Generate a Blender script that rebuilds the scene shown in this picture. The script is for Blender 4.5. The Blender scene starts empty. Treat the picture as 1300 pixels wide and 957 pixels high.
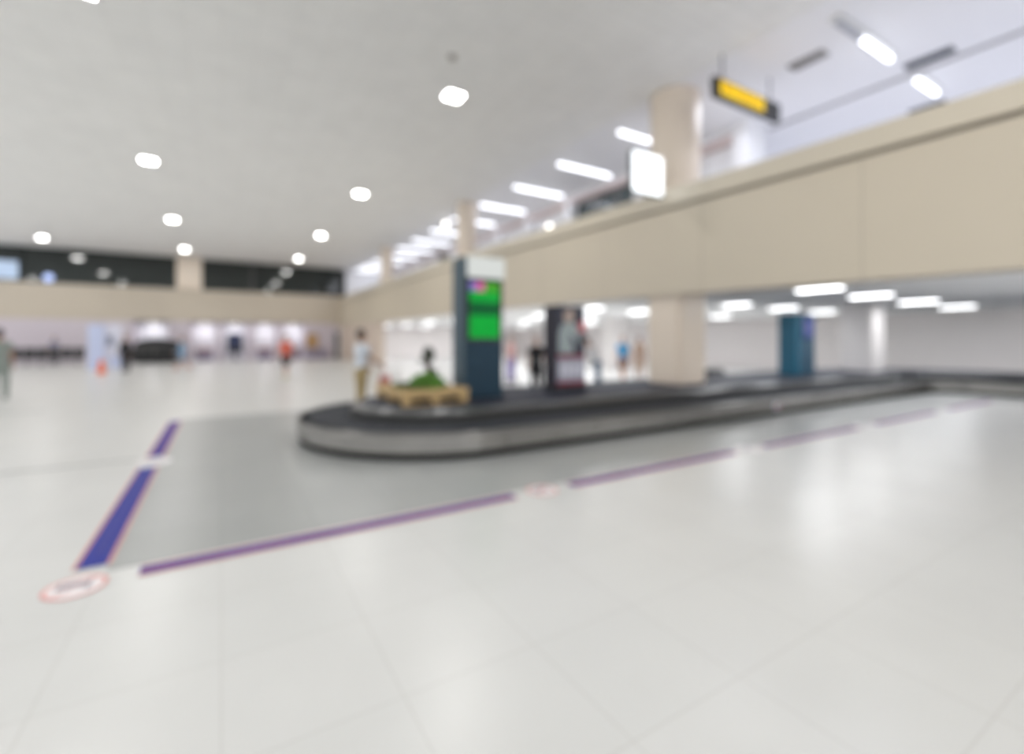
import bpy, bmesh, math, random
from mathutils import Vector, Matrix
random.seed(7)
S = bpy.context.scene
COL = S.collection
R = math.radians

# ------------------------------------------------------------------ camera, world, exposure
THETA = math.atan2(369, 605)            # the hall's long axis (+Y) lies this far left of the view direction
cam_d = bpy.data.cameras.new('camera')
cam = bpy.data.objects.new('camera', cam_d); COL.objects.link(cam)
cam.location = (0, 0, 1.5)
cam.rotation_euler = (R(90), 0, -THETA)
cam_d.sensor_width = 36
cam_d.lens = 36 * 605 / 1300
cam_d.shift_y = -(478.5 - 432) / 1300
cam_d.clip_start = 0.05; cam_d.clip_end = 300
cam_d.dof.use_dof = True                # the photograph is shot out of focus: the lens is set close
cam_d.dof.focus_distance = 0.6
cam_d.dof.aperture_fstop = 1.06
S.camera = cam

w = bpy.data.worlds.new('world'); S.world = w; w.use_nodes = True
w.node_tree.nodes['Background'].inputs[0].default_value = (0.93, 0.96, 1.0, 1)
w.node_tree.nodes['Background'].inputs[1].default_value = 1.6
S.view_settings.view_transform = 'Standard'
S.view_settings.look = 'None'
S.view_settings.gamma = 1
S.view_settings.exposure = 0.17
S.view_settings.use_curve_mapping = False
S.cycles.max_bounces = 8
S.cycles.diffuse_bounces = 6
S.cycles.sample_clamp_indirect = 6
S.cycles.caustics_reflective = False
S.cycles.caustics_refractive = False

P_HALL, P_TUBE, P_LOW, P_SHOP = 72, 9, 36, 14

# ------------------------------------------------------------------ materials
def _mat(name):
    m = bpy.data.materials.new(name); m.use_nodes = True
    nt = m.node_tree
    return m, nt, nt.nodes['Principled BSDF']

def mat(name, rgb, rough=0.5, metal=0.0, var=0.04, scale=3.0, bump=0.0, spec=0.5, coat=0.0):
    m, nt, b = _mat(name)
    n = nt.nodes.new('ShaderNodeTexNoise'); n.inputs['Scale'].default_value = scale; n.inputs['Detail'].default_value = 4
    tc = nt.nodes.new('ShaderNodeTexCoord'); nt.links.new(tc.outputs['Object'], n.inputs['Vector'])
    mx = nt.nodes.new('ShaderNodeMix'); mx.data_type = 'RGBA'
    nt.links.new(n.outputs['Fac'], mx.inputs[0])
    mx.inputs[6].default_value = tuple(max(0, c * (1 - var)) for c in rgb) + (1,)
    mx.inputs[7].default_value = tuple(min(1, c * (1 + var)) for c in rgb) + (1,)
    nt.links.new(mx.outputs[2], b.inputs['Base Color'])
    b.inputs['Roughness'].default_value = rough
    b.inputs['Metallic'].default_value = metal
    b.inputs['Specular IOR Level'].default_value = spec
    b.inputs['Coat Weight'].default_value = coat
    if bump:
        bp = nt.nodes.new('ShaderNodeBump'); bp.inputs['Strength'].default_value = bump; bp.inputs['Distance'].default_value = 0.01
        nt.links.new(n.outputs['Fac'], bp.inputs['Height']); nt.links.new(bp.outputs[0], b.inputs['Normal'])
    return m

def emis(name, rgb, strength, var=0.0, scale=6.0):
    m, nt, b = _mat(name)
    b.inputs['Base Color'].default_value = tuple(c * .15 for c in rgb) + (1,)
    b.inputs['Specular IOR Level'].default_value = .2
    b.inputs['Emission Color'].default_value = tuple(rgb) + (1,)
    b.inputs['Emission Strength'].default_value = strength
    if var:
        n = nt.nodes.new('ShaderNodeTexNoise'); n.inputs['Scale'].default_value = scale
        tc = nt.nodes.new('ShaderNodeTexCoord'); nt.links.new(tc.outputs['Object'], n.inputs['Vector'])
        mx = nt.nodes.new('ShaderNodeMix'); mx.data_type = 'RGBA'
        nt.links.new(n.outputs['Fac'], mx.inputs[0])
        mx.inputs[6].default_value = tuple(c * (1 - var) for c in rgb) + (1,)
        mx.inputs[7].default_value = tuple(min(1, c * (1 + var)) for c in rgb) + (1,)
        nt.links.new(mx.outputs[2], b.inputs['Emission Color'])
    return m

def tile_mat(name, c1, c2, grout, sx, sy, offx, offy, mortar, rough, bump=0.0, spec=0.5, rot=0.0, offset=0.0):
    """rectangular tiles sx by sy metres with grout lines; object coordinates are metres here"""
    m, nt, b = _mat(name)
    tc = nt.nodes.new('ShaderNodeTexCoord')
    mp = nt.nodes.new('ShaderNodeMapping'); mp.inputs['Location'].default_value = (offx, offy, 0)
    mp.inputs['Rotation'].default_value = (0, 0, rot)
    nt.links.new(tc.outputs['Object'], mp.inputs['Vector'])
    br = nt.nodes.new('ShaderNodeTexBrick')
    br.offset = offset; br.inputs['Scale'].default_value = 1.0
    br.inputs['Brick Width'].default_value = sx; br.inputs['Row Height'].default_value = sy
    br.inputs['Mortar Size'].default_value = mortar; br.inputs['Mortar Smooth'].default_value = 0.1
    br.inputs['Color1'].default_value = tuple(c1) + (1,); br.inputs['Color2'].default_value = tuple(c2) + (1,)
    br.inputs['Mortar'].default_value = tuple(grout) + (1,)
    nt.links.new(mp.outputs[0], br.inputs['Vector'])
    n = nt.nodes.new('ShaderNodeTexNoise'); n.inputs['Scale'].default_value = 1.3; n.inputs['Detail'].default_value = 5
    nt.links.new(tc.outputs['Object'], n.inputs['Vector'])
    mx = nt.nodes.new('ShaderNodeMix'); mx.data_type = 'RGBA'; mx.blend_type = 'MULTIPLY'; mx.inputs[0].default_value = 0.12
    nt.links.new(br.outputs['Color'], mx.inputs[6]); nt.links.new(n.outputs['Fac'], mx.inputs[7])
    nt.links.new(mx.outputs[2], b.inputs['Base Color'])
    b.inputs['Roughness'].default_value = rough
    b.inputs['Specular IOR Level'].default_value = spec
    return m

def brushed(name, rgb, rough, axis_scale):
    m, nt, b = _mat(name)
    tc = nt.nodes.new('ShaderNodeTexCoord'); mp = nt.nodes.new('ShaderNodeMapping')
    mp.inputs['Scale'].default_value = axis_scale
    nt.links.new(tc.outputs['Object'], mp.inputs[0])
    n = nt.nodes.new('ShaderNodeTexNoise'); n.inputs['Scale'].default_value = 1.0; n.inputs['Detail'].default_value = 3
    nt.links.new(mp.outputs[0], n.inputs['Vector'])
    cr = nt.nodes.new('ShaderNodeMapRange'); cr.inputs[3].default_value = rough - .06; cr.inputs[4].default_value = rough + .08
    nt.links.new(n.outputs['Fac'], cr.inputs[0]); nt.links.new(cr.outputs[0], b.inputs['Roughness'])
    b.inputs['Base Color'].default_value = tuple(rgb) + (1,); b.inputs['Metallic'].default_value = 1.0
    # brushed along the horizontal: the grain follows normal x up
    ge = nt.nodes.new('ShaderNodeNewGeometry'); vm = nt.nodes.new('ShaderNodeVectorMath'); vm.operation = 'CROSS_PRODUCT'
    nt.links.new(ge.outputs['Normal'], vm.inputs[0]); vm.inputs[1].default_value = (0, 0, 1)
    nt.links.new(vm.outputs[0], b.inputs['Tangent']); b.inputs['Anisotropic'].default_value = .92; b.inputs['Anisotropic Rotation'].default_value = .25
    return m

M = {}
M['ceiling'] = tile_mat('ceiling_panels', (.94, .935, .92), (.915, .912, .90), (.87, .865, .85), .6, .3, 0, 0, .012, .8, spec=.2)
M['floor'] = tile_mat('white_floor_tiles', (.685, .684, .672), (.675, .676, .664), (.615, .61, .595), .658, .665, 0.0, .045, .005, .30, spec=.5)
M['greyfloor'] = tile_mat('grey_floor_tiles', (.375, .385, .38), (.36, .37, .365), (.30, .31, .305), .658, .665, 0.0, .045, .005, .34, spec=.5)
M['beige'] = mat('beige_panel', (.55, .485, .385), .42, var=.03, scale=.6)
M['beige_cap'] = mat('beige_cap', (.57, .51, .41), .4, var=.02)
M['joint'] = mat('dark_joint', (.22, .19, .15), .7)
M['colbeige'] = mat('column_beige', (.72, .62, .52), .35, var=.02, scale=.8)
M['colwhite'] = mat('column_white', (.74, .71, .70), .4, var=.02)
M['white'] = mat('white_paint', (.86, .86, .88), .55, var=.02)
M['pinkwhite'] = mat('warm_white_paint', (.87, .83, .82), .6, var=.02)
M['pink'] = mat('pale_pink_paint', (.66, .55, .53), .6)
M['lilac'] = mat('lilac_cladding', (.58, .52, .57), .5, var=.03)
M['backbeige'] = mat('back_wall_beige', (.52, .455, .37), .3, var=.04, scale=.5)
M['lowceil'] = mat('low_ceiling_white', (.93, .93, .935), .7, var=.01)
M['darkglass'] = mat('dark_glass', (.010, .016, .015), .05, var=.1, spec=.7)
M['mezzglass'] = mat('grey_green_glass', (.09, .11, .115), .12, var=.1, spec=.6)
M['mullion'] = mat('dark_mullion', (.05, .055, .05), .5)
M['steel'] = brushed('brushed_steel', (.30, .288, .27), .28, (1.2, 1.2, 60))
M['steel_in'] = brushed('inner_brushed_steel', (.20, .20, .20), .34, (1.2, 1.2, 60))
M['steel_edge'] = brushed('polished_edge', (.30, .29, .28), .45, (30, 30, 30))
M['kick'] = mat('black_plinth', (.004, .004, .004), 1, spec=.0)
M['belt'] = mat('slate_rubber', (.042, .046, .055), .6, var=.12, scale=4, spec=.25)
M['island'] = mat('dark_island_top', (.034, .040, .060), .6, var=.08, spec=.22)
M['navy'] = mat('navy_panel', (.010, .036, .062), .4, var=.05, spec=.3)
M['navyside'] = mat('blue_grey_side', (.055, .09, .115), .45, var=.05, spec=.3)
M['blue2'] = mat('teal_blue_panel', (.012, .06, .105), .4, var=.05)
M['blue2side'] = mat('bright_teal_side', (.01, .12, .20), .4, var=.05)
M['header'] = emis('grey_lightbox', (.60, .62, .60), .9)
M['bezel'] = mat('black_bezel', (.01, .012, .015), .25)
M['black'] = mat('black_plastic', (.012, .012, .014), .4)
M['blacksat'] = mat('dark_plum_panel', (.016, .014, .026), .4, spec=.3)
M['charcoal'] = mat('charcoal', (.05, .05, .052), .5)
M['wood'] = mat('pine_wood', (.52, .36, .17), .6, var=.18, scale=7, bump=.2)
M['soil'] = mat('dark_soil', (.03, .022, .015), .9, var=.3, scale=20)
M['leaf'] = mat('green_leaf', (.12, .30, .035), .5, var=.35, scale=9)
M['leafdark'] = mat('dark_leaf', (.03, .045, .018), .6, var=.3, scale=9)
M['bark'] = mat('dark_bark', (.06, .035, .022), .8, var=.3, scale=14)
M['purple'] = mat('purple_tape', (.085, .045, .27), .6, var=.25, scale=5, spec=.15)
M['bluetape'] = mat('blue_tape', (.035, .045, .29), .6, var=.2, scale=5, spec=.15)
M['bluemark'] = tile_mat('pale_blue_lettering', (.10, .15, .42), (.07, .09, .34), (.05, .05, .28), .09, .09, 0, 0, .02, .6, spec=.15)
M['redtape'] = mat('faded_red_tape', (.60, .25, .22), .5, var=.15)
M['signwhite'] = mat('white_vinyl', (.85, .83, .84), .4)
M['signred'] = mat('worn_red_vinyl', (.75, .32, .30), .45, var=.2, scale=6)
M['signgrey'] = mat('grey_vinyl', (.25, .24, .30), .45)
M['vent'] = mat('dark_vent', (.03, .04, .06), .5)
M['ventgrey'] = mat('grey_vent', (.30, .29, .29), .6)
M['frame'] = mat('white_lamp_frame', (.8, .8, .8), .5)
M['lamp'] = emis('neutral_lamp', (1, .985, .96), 26)
M['tube'] = emis('cool_tube', (.90, .92, 1), 3.4)
M['globe'] = emis('white_globe', (1, .98, .93), 5)
M['lowlamp'] = emis('low_ceiling_lamp', (.97, .98, 1), 6)
M['deadtube'] = mat('unlit_tube', (.42, .43, .48), .4)
M['signlit'] = emis('lit_white_sign', (.93, .97, 1), 2.0)
M['yellow'] = emis('lit_yellow', (1, .58, .0), .95, .25, 5)
M['orangeglyph'] = emis('lit_amber', (.72, .34, .0), .7)
M['green1'] = emis('screen_green', (.0, .30, .03), 1, .2, 4)
M['green2'] = emis('screen_dark_green', (.0, .08, .02), 1)
M['green3'] = emis('screen_light_green', (.06, .34, .02), .8)
M['pinkled'] = emis('screen_pink', (.60, .12, .32), .8)
M['lilacled'] = emis('screen_lilac', (.22, .18, .50), .8)
M['bluescreen'] = emis('screen_blue', (.05, .10, .34), .5, .3, 5)
M['lilacscreen'] = emis('screen_violet', (.18, .19, .42), .6)
M['postgrey'] = mat('poster_grey_shirt', (.33, .38, .39), .5, var=.2, scale=5)
M['postdark'] = mat('poster_dark', (.035, .038, .06), .4)
M['postskin'] = mat('poster_skin', (.46, .36, .31), .5)
M['postred'] = mat('poster_red', (.55, .10, .12), .5)
M['postmaroon'] = mat('poster_maroon', (.22, .02, .035), .5)
M['postpanel'] = mat('poster_panel', (.30, .30, .37), .5)
M['postletters'] = mat('poster_letters', (.60, .60, .68), .5)
M['bannerblue'] = mat('pale_blue_banner', (.56, .62, .84), .5, var=.12, scale=3)
M['bannerwhite'] = mat('white_banner', (.70, .70, .80), .5, var=.1, scale=3)
M['bannergrey'] = mat('banner_photo_grey', (.16, .19, .28), .5)
M['orange'] = mat('orange_plastic', (.80, .13, .0), .5)
M['orangeposter'] = mat('amber_poster', (.50, .30, .13), .5, var=.3, scale=3)
M['screenblack'] = mat('dark_navy_screen', (.02, .022, .045), .2)
M['litpane'] = emis('blue_lit_room', (.50, .62, .90), .85, .35, .9)
M['counter'] = mat('counter_brown', (.40, .24, .20), .5)
M['counterbase'] = mat('counter_mauve', (.30, .26, .36), .5)
SK = {'light': mat('skin_light', (.52, .33, .25), .5), 'tan': mat('skin_tan', (.38, .22, .15), .5)}
CL = {k: mat('cloth_' + k, c, .85, var=.12, scale=8) for k, c in dict(
    white=(.62, .66, .72), khaki=(.36, .27, .13), red=(.62, .06, .05), orange=(.62, .11, .06), black=(.012, .013, .016),
    olive=(.10, .11, .05), lightblue=(.22, .36, .52), brown=(.20, .09, .05), grey=(.24, .27, .25), bluegrey=(.26, .27, .38),
    azure=(.0, .22, .46), tan=(.42, .30, .22), denim=(.05, .12, .22), purple=(.22, .17, .46), pink=(.70, .42, .42),
    offwhite=(.78, .78, .80), lime=(.45, .50, .28), coral=(.62, .22, .20)).items()}
M['hair'] = mat('black_hair', (.02, .015, .012), .6, var=.3, scale=20)
M['hairbrown'] = mat('brown_hair', (.10, .055, .03), .6, var=.3, scale=20)

# ------------------------------------------------------------------ mesh builder
class MB:
    def __init__(s): s.v = []; s.f = []
    def add(s, vs, fs):
        o = len(s.v); s.v += [tuple(v) for v in vs]; s.f += [tuple(i + o for i in f) for f in fs]; return s
    def box(s, x0, x1, y0, y1, z0, z1):
        vs = [(x, y, z) for z in (z0, z1) for y in (y0, y1) for x in (x0, x1)]
        return s.add(vs, [(0, 2, 3, 1), (4, 5, 7, 6), (0, 1, 5, 4), (2, 6, 7, 3), (0, 4, 6, 2), (1, 3, 7, 5)])
    def prism(s, pts, z0, z1):
        n = len(pts)
        vs = [(x, y, z0) for x, y in pts] + [(x, y, z1) for x, y in pts]
        return s.add(vs, [tuple(range(n))[::-1], tuple(range(n, 2 * n))] + [(i, (i + 1) % n, n + (i + 1) % n, n + i) for i in range(n)])
    def tube(s, pts, rad, seg=10, cap=True):
        pts = [Vector(p) for p in pts]
        if not hasattr(rad, '__len__'): rad = [rad] * len(pts)
        rings = []
        for i, p in enumerate(pts):
            d = (pts[min(i + 1, len(pts) - 1)] - pts[max(i - 1, 0)]).normalized()
            a = d.orthogonal().normalized() if i == 0 else (a - d * a.dot(d)).normalized()
            b = d.cross(a)
            rings.append([p + (a * math.cos(2 * math.pi * k / seg) + b * math.sin(2 * math.pi * k / seg)) * rad[i] for k in range(seg)])
        vs = [v for r in rings for v in r]
        fs = [(i * seg + k, i * seg + (k + 1) % seg, (i + 1) * seg + (k + 1) % seg, (i + 1) * seg + k) for i in range(len(pts) - 1) for k in range(seg)]
        if cap: fs += [tuple(range(seg))[::-1], tuple((len(pts) - 1) * seg + k for k in range(seg))]
        return s.add(vs, fs)
    def ball(s, c, r, seg=14, rings=9, jitter=0.0, rot=None):
        rx, ry, rz = r if hasattr(r, '__len__') else (r, r, r)
        vs = [(0, 0, -1)]; fs = []
        for i in range(1, rings):
            t = math.pi * i / rings
            for k in range(seg):
                a = 2 * math.pi * k / seg
                q = 1 + random.uniform(-jitter, jitter)
                vs.append((math.sin(t) * math.cos(a) * q, math.sin(t) * math.sin(a) * q, -math.cos(t) * q))
        vs.append((0, 0, 1)); L = len(vs) - 1
        for k in range(seg):
            fs.append((0, 1 + (k + 1) % seg, 1 + k)); b = 1 + (rings - 2) * seg
            fs.append((L, b + k, b + (k + 1) % seg))
        for i in range(rings - 2):
            for k in range(seg):
                a = 1 + i * seg
                fs.append((a + k, a + (k + 1) % seg, a + seg + (k + 1) % seg, a + seg + k))
        out = []
        for v in vs:
            p = Vector((v[0] * rx, v[1] * ry, v[2] * rz))
            if rot is not None: p = rot @ p
            out.append(p + Vector(c))
        return s.add(out, fs)
    def build(s, name, m, parent=None, world=False, bevel=0.0, smooth=False, **props):
        me = bpy.data.meshes.new(name)
        off = Vector(parent.location) if (parent is not None and world) else Vector((0, 0, 0))
        me.from_pydata([tuple(Vector(v) - off) for v in s.v], [], s.f)
        me.materials.append(m)
        bm = bmesh.new(); bm.from_mesh(me); bmesh.ops.recalc_face_normals(bm, faces=bm.faces)
        if bevel:
            es = [e for e in bm.edges if len(e.link_faces) == 2 and e.calc_face_angle(0) > .6]
            bmesh.ops.bevel(bm, geom=es, offset=bevel, segments=2, affect='EDGES', clamp_overlap=True)
        bm.to_mesh(me); bm.free()
        if smooth:
            for p in me.polygons: p.use_smooth = True
        o = bpy.data.objects.new(name, me); COL.objects.link(o)
        if parent is not None: o.parent = parent
        for k, v in props.items(): o[k] = v
        return o

def thing(name, loc, label, cat, group=None, rz=0.0):
    o = bpy.data.objects.new(name, None); COL.objects.link(o)
    o.location = loc; o.rotation_euler = (0, 0, rz)
    o.empty_display_size = .1
    o['label'] = label; o['category'] = cat
    if group: o['group'] = group
    return o

def struct(name, mb, m, **k):
    o = mb.build(name, m, **k); o['kind'] = 'structure'; return o

def copy_thing(src, loc, label=None):
    c = src.copy(); COL.objects.link(c); c.location = loc
    if label: c['label'] = label
    for ch in list(src.children):
        d = ch.copy(); COL.objects.link(d); d.parent = c
        for g in list(ch.children):
            e = g.copy(); COL.objects.link(e); e.parent = d
    return c

# ------------------------------------------------------------------ structure
HC = 7.4          # hall ceiling
YB = 41.2         # back wall
XF = 8.35         # front of the mezzanine edge
struct('floor', MB().box(-20, 40, -14, YB + 3, -.12, 0), M['floor'])
gz = MB().prism([(-.64, 4.02), (16.35, 4.02), (16.35, -6), (26.5, -6), (26.5, 11.0), (-.64, 11.0)], 0, .004)
struct('floor_inlay', gz, M['greyfloor'])
fj = MB()
for a in [(-20, -.9, 7.52, 7.60), (-.5, 1.2, 7.52, 7.60), (-20, -3.2, 13.7, 13.82), (-20, -6.2, 10.6, 10.72)]:
    fj.box(a[0], a[1], a[2], a[3], .0042, .006)
struct('floor_joint', fj, mat('grey_joint', (.42, .43, .42), .5))
struct('ceiling', MB().box(-20, 26.2, -14, YB + 3, HC, HC + .15), M['ceiling'])
# left wall left out so world light reaches the ceiling; these posts are added
wl = MB().box(-20.1, -20, -14, YB, 0, .25).box(-20.1, -20, -14, YB, 3.6, 3.75)
for k in range(19): wl.box(-20.1, -20, -14 + k * 3, -13.9 + k * 3, 0, HC)
struct('window_side_frame', wl, M['mullion'])

# fascia (edge of the upper floor): its lower edge steps up gently along the hall
def fascia(prof, x0, x1, name, m):
    b = MB(); vs = []; fs = []
    for (y, z0, z1) in prof:
        vs += [(x0, y, z0), (x1, y, z0), (x1, y, z1), (x0, y, z1)]
    n = len(prof)
    for i in range(n - 1):
        a = i * 4
        for k in range(4): fs.append((a + k, a + (k + 1) % 4, a + 4 + (k + 1) % 4, a + 4 + k))
    fs += [(3, 2, 1, 0), tuple((n - 1) * 4 + k for k in range(4))]
    b.add(vs, fs); return struct(name, b, m)
bot = lambda y: min(2.64, 2.39 + .02 * (y - 1.7))
top = lambda y: 4.64 + .018 * min(y, 20) if y < 20 else 5.0
ys = [-14, 1.7, 8, 14.2, 20, 30, YB]
ys2 = sorted(set(ys))
fascia([(y, max(2.3, bot(y)), top(y) - .42) for y in ys2], XF, XF + .5, 'wall_right', M['beige'])
fascia([(y, top(y) - .36, top(y)) for y in ys2], XF - .07, XF + .5, 'trim_1', M['beige_cap'])
fascia([(y, top(y) - .42, top(y) - .36) for y in ys2], XF + .05, XF + .5, 'trim_2', M['joint'])  # recess below the cap, its shadow line put into the dark colour
sj = MB()
for y in [3.43 + 2.85 * k for k in range(13)]:
    sj.box(XF - .002, XF + .02, y - .006, y + .006, bot(y) + .01, top(y) - .43)
struct('trim_3', sj, mat('panel_joint', (.34, .30, .24), .6))
# low ceiling under the upper floor, upper floor slab, solid wall at far end
struct('ceiling_low', MB().box(XF + .5, 26.2, -14, YB, 2.66, 2.8), M['lowceil'])
struct('slab_upper', MB().box(XF + .5, 26.2, -14, YB, 3.6, 3.75), M['white'])
struct('wall_far_right', MB().box(26, 26.2, -14, YB, 0, 2.66), M['pinkwhite'])
struct('wall_back_low', MB().box(XF + .5, 26.2, YB, YB + .2, 0, 2.8), M['pinkwhite'])
struct('wall_gallery', MB().box(26, 26.2, -14, YB, 3.75, HC), M['white'])
struct('wall_side', MB().box(XF + .02, XF + .5, 30, YB, 0, 2.62), mat('side_wall_beige', (.60, .50, .42), .45))
# gallery ceiling strip, cool lamp tint put into its colour, and its long joint
struct('ceiling_gallery', MB().box(XF + .6, 26, -14, YB, HC - .02, HC - .002), M['white'])
struct('trim_4', MB().box(12.96, 13.04, -14, 7.6, HC - .05, HC - .02), M['ventgrey'])

# columns
def round_column(x, y, z0, z1, r, m, name):
    b = MB(); n = 40
    b.prism([(x + r * math.cos(2 * math.pi * k / n), y + r * math.sin(2 * math.pi * k / n)) for k in range(n)], z0, z1)
    o = struct(name, b, m)
    return o
for i, y in enumerate((7.4, 18.6, 30.2)):
    round_column(9.38 if i == 0 else 9.05, y + (.4 if i == 0 else 0), 3.75, HC - .02, .58 if i == 0 else .42, M['colbeige'], 'column')
def sq_column(x, y, s, z0, z1, m):
    b = MB().box(x - s / 2, x + s / 2, y - s / 2, y + s / 2, z0, z1)
    return struct('column', b, m, bevel=.05)
sq_column(8.95, 7.4, .92, .52, 2.66, M['colbeige'])
sq_column(17.8, 7.3, .92, .52, 2.66, M['colwhite'])
sq_column(9.45, 18.6, .9, 0, 2.66, M['colbeige'])
sq_column(17.75, 18.6, 1.0, 0, 2.66, M['colwhite'])

# gallery shop line on the upper floor: white piers, bulkhead, glazed bays
XG = 11.95
struct('wall_gallery_pier', MB().box(XG, XG + .85, 7.6, 8.0, 3.75, HC - .02), M['white'])
struct('trim_5', MB().box(XG + .05, XG + .8, 8.0, YB, 7.0, 7.18), M['pink'])
struct('wall_gallery_head', MB().box(XG + .1, XG + .8, 8.0, YB, 7.18, HC - .02), M['white'])
piers = [11.3, 15.05, 18.1, 20.9, 23.7, 26.5, 29.3, 32.1, 34.9, 37.7]
for y in piers:
    struct('wall_gallery_pier', MB().box(XG - .05, XG + .8, y, y + .32, 3.75, 7.0 if y > 12 else HC - .02), M['white'])
prev = 8.0
for i, y in enumerate(piers + [YB]):
    glassy = i in (1, 6)
    b = MB().box(XG + .35, XG + .45, prev, y, 3.75, 7.0)
    struct('window_%d' % (i + 1), b, M['mezzglass'] if glassy else M['white'])
    b = MB(); n = max(2, int((y - prev) / .9))
    for k in range(1, n):
        yy = prev + (y - prev) * k / n
        b.box(XG + .30, XG + .35, yy - .03, yy + .03, 3.75, 7.0)
    b.box(XG + .30, XG + .35, prev, y, 5.75, 5.82)
    struct('window_frame', b, M['ventgrey'] if glassy else M['frame'])
    prev = y + (.32 if y != YB else 0)

# back wall: lower lilac cladding with lit bays, beige band, clerestory of dark glass, pillars
bays = [(-5.15, -3.2), (-1.85, -.28), (.07, 1.66), (2.1, 3.72), (4.14, 5.75)]
edges = [-20] + [v for b_ in bays for v in b_] + [XF]
for i in range(0, len(edges), 2):
    struct('wall_back', MB().box(edges[i], edges[i + 1], YB, YB + .3, 0, 2.87), M['lilac'])
struct('wall_back_band', MB().box(-20, XF, YB - .02, YB + .3, 2.87, 5.18), M['backbeige'])
struct('wall_back_recess', MB().box(-6.5, 7, YB + 1.7, YB + 1.8, 0, 2.87), M['white'])
rs = MB()
for i in range(0, len(bays)):
    rs.box(bays[i][0] - .05, bays[i][0], YB + .3, YB + 1.7, 0, 2.87).box(bays[i][1], bays[i][1] + .05, YB + .3, YB + 1.7, 0, 2.87)
struct('wall_bay_sides', rs, M['lilac'])
struct('ceiling_bay', MB().box(-6.5, 7, YB + .3, YB + 1.7, 2.8, 2.87), M['white'])
wx = [(-20, -13.7), (-13.6, -10.5), (-10.4, -2.75), (-1.15, 1.9), (2.15, XF)]
for i, (a, b_) in enumerate(wx):
    struct('window_%d' % (20 + i), MB().box(a, b_, YB + .02, YB + .08, 5.18, HC), M['darkglass'])
    if i in (2, 3, 4):
        struct('window_frame', MB().box(a, b_, YB - .03, YB + .02, 5.14, 5.22), M['mullion'])
struct('wall_gallery_end', MB().box(XF + .5, XG + .3, YB - .15, YB, 3.75, HC - .02), M['white'])
struct('wall_back_top', MB().box(-20, XF + 4, YB + .3, YB + .4, 2.8, HC), M['charcoal'])
struct('column', MB().box(-2.7, -1.2, YB - .25, YB + .05, 5.18, HC), M['colbeige'])
struct('column', MB().box(1.9, 2.15, YB - .1, YB + .05, 5.18, HC), M['charcoal'])
struct('wall_corner', MB().box(7.9, XF + .02, YB - .5, YB, 2.62, 5.0), M['backbeige'])

# glowing pale blue panel and small globe added in front of the left clerestory
t = thing('light_panel', (-12.0, YB - .12, 5.3), 'large pale blue lit panel high on the back wall at far left', 'light panel')
MB().box(-1.7, 1.25, 0, .1, 0, 1.1).build('diffuser', M['litpane'], t, bevel=.04)
MB().box(-1.75, 1.3, .1, .14, -.05, 1.15).build('frame', M['mullion'], t)
t = thing('wall_lamp', (-9.35, YB - .14, 5.25), 'small round bluish lamp low in the dark clerestory strip', 'lamp')
MB().ball((0, 0, .22), (.24, .1, .24)).build('globe', emis('pale_blue_globe', (.42, .52, .85), 1.6), t, smooth=True)
MB().box(-.06, .06, .04, .14, .15, .3).build('bracket', M['mullion'], t)

# ------------------------------------------------------------------ lamps
def area(parent, z, power, sx, sy, color, dirz=-1):
    L = bpy.data.lights.new('lamp_light', 'AREA'); L.shape = 'RECTANGLE'; L.size = sx; L.size_y = sy
    L.energy = power; L.color = color
    o = bpy.data.objects.new('lamp_light', L); COL.objects.link(o); o.parent = parent; o.location = (0, 0, z)
    return o
def first_hall_lamp(loc, label):
    t = thing('ceiling_light', loc, label, 'ceiling light', 'square lamps set in the hall ceiling')
    MB().box(-.2, .2, -.2, .2, -.03, 0).build('diffuser', M['lamp'], t)
    f = MB().box(-.25, .25, -.25, -.2, -.05, 0).box(-.25, .25, .2, .25, -.05, 0).box(-.25, -.2, -.2, .2, -.05, 0).box(.2, .25, -.2, .2, -.05, 0)
    f.build('frame', M['frame'], t)
    area(t, -.06, P_HALL, .5, .5, (1, .985, .955))
    return t
names = {
 (4.76, 10.5): 'nearest bright lamp in open ceiling, above the carousel',
 (4.76, 19.45): 'second bright ceiling lamp of the row above the carousel, top centre',
 (4.76, 28.4): 'third ceiling lamp of the row running toward the dark clerestory',
 (4.76, 37.3): 'farthest ceiling lamp of the centre row, just before the clerestory',
 (-2.03, 19.45): 'nearest bright lamp of the left ceiling row',
 (-2.03, 28.4): 'middle lamp of the left ceiling row',
 (-2.03, 37.3): 'farthest lamp of the left row, right over the beige clerestory pillar',
 (-8.75, 37.3): 'leftmost bright ceiling lamp, just above the dark clerestory',
}
proto = None
for x in (4.76, -2.03, -8.75, -15.5):
    for y in (10.5, 1.55, -7.4, 19.45, 28.4, 37.3):
        lab = names.get((x, y), 'square lamp in the hall ceiling outside the view, behind or left of the camera')
        if proto is None: proto = first_hall_lamp((x, y, HC), lab)
        else: copy_thing(proto, (x, y, HC), lab)

def tube_fixture(x0, x1, y, label, dead=0.0, power=P_TUBE):
    t = thing('tube_light', ((x0 + x1) / 2, y, HC - .03), label, 'tube light', 'long cool tubes over the upper floor')
    h = (x1 - x0) / 2
    MB().box(-h - .05 - dead, h + .05, -.11, .11, -.05, 0).build('housing', M['frame'], t)
    MB().tube([(-h, 0, -.09), (h, 0, -.09)], .05, 10).build('tube', M['tube'], t, smooth=True)
    if dead: MB().tube([(-h - dead, 0, -.09), (-h - .03, 0, -.09)], .05, 10).build('unlit_tube', M['deadtube'], t, label='unlit grey tube')
    area(t, -.16, power, min(2.2, 2 * h), .2, (.87, .9, 1))
    return t
tube_fixture(10.5, 11.75, 4.32, 'short bright tube left of the grey ceiling joint, nearest the upper right', dead=.95, power=34)
tube_fixture(13.2, 14.3, 4.36, 'short bright tube right of the grey joint, rightmost of the tubes', power=34)
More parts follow.
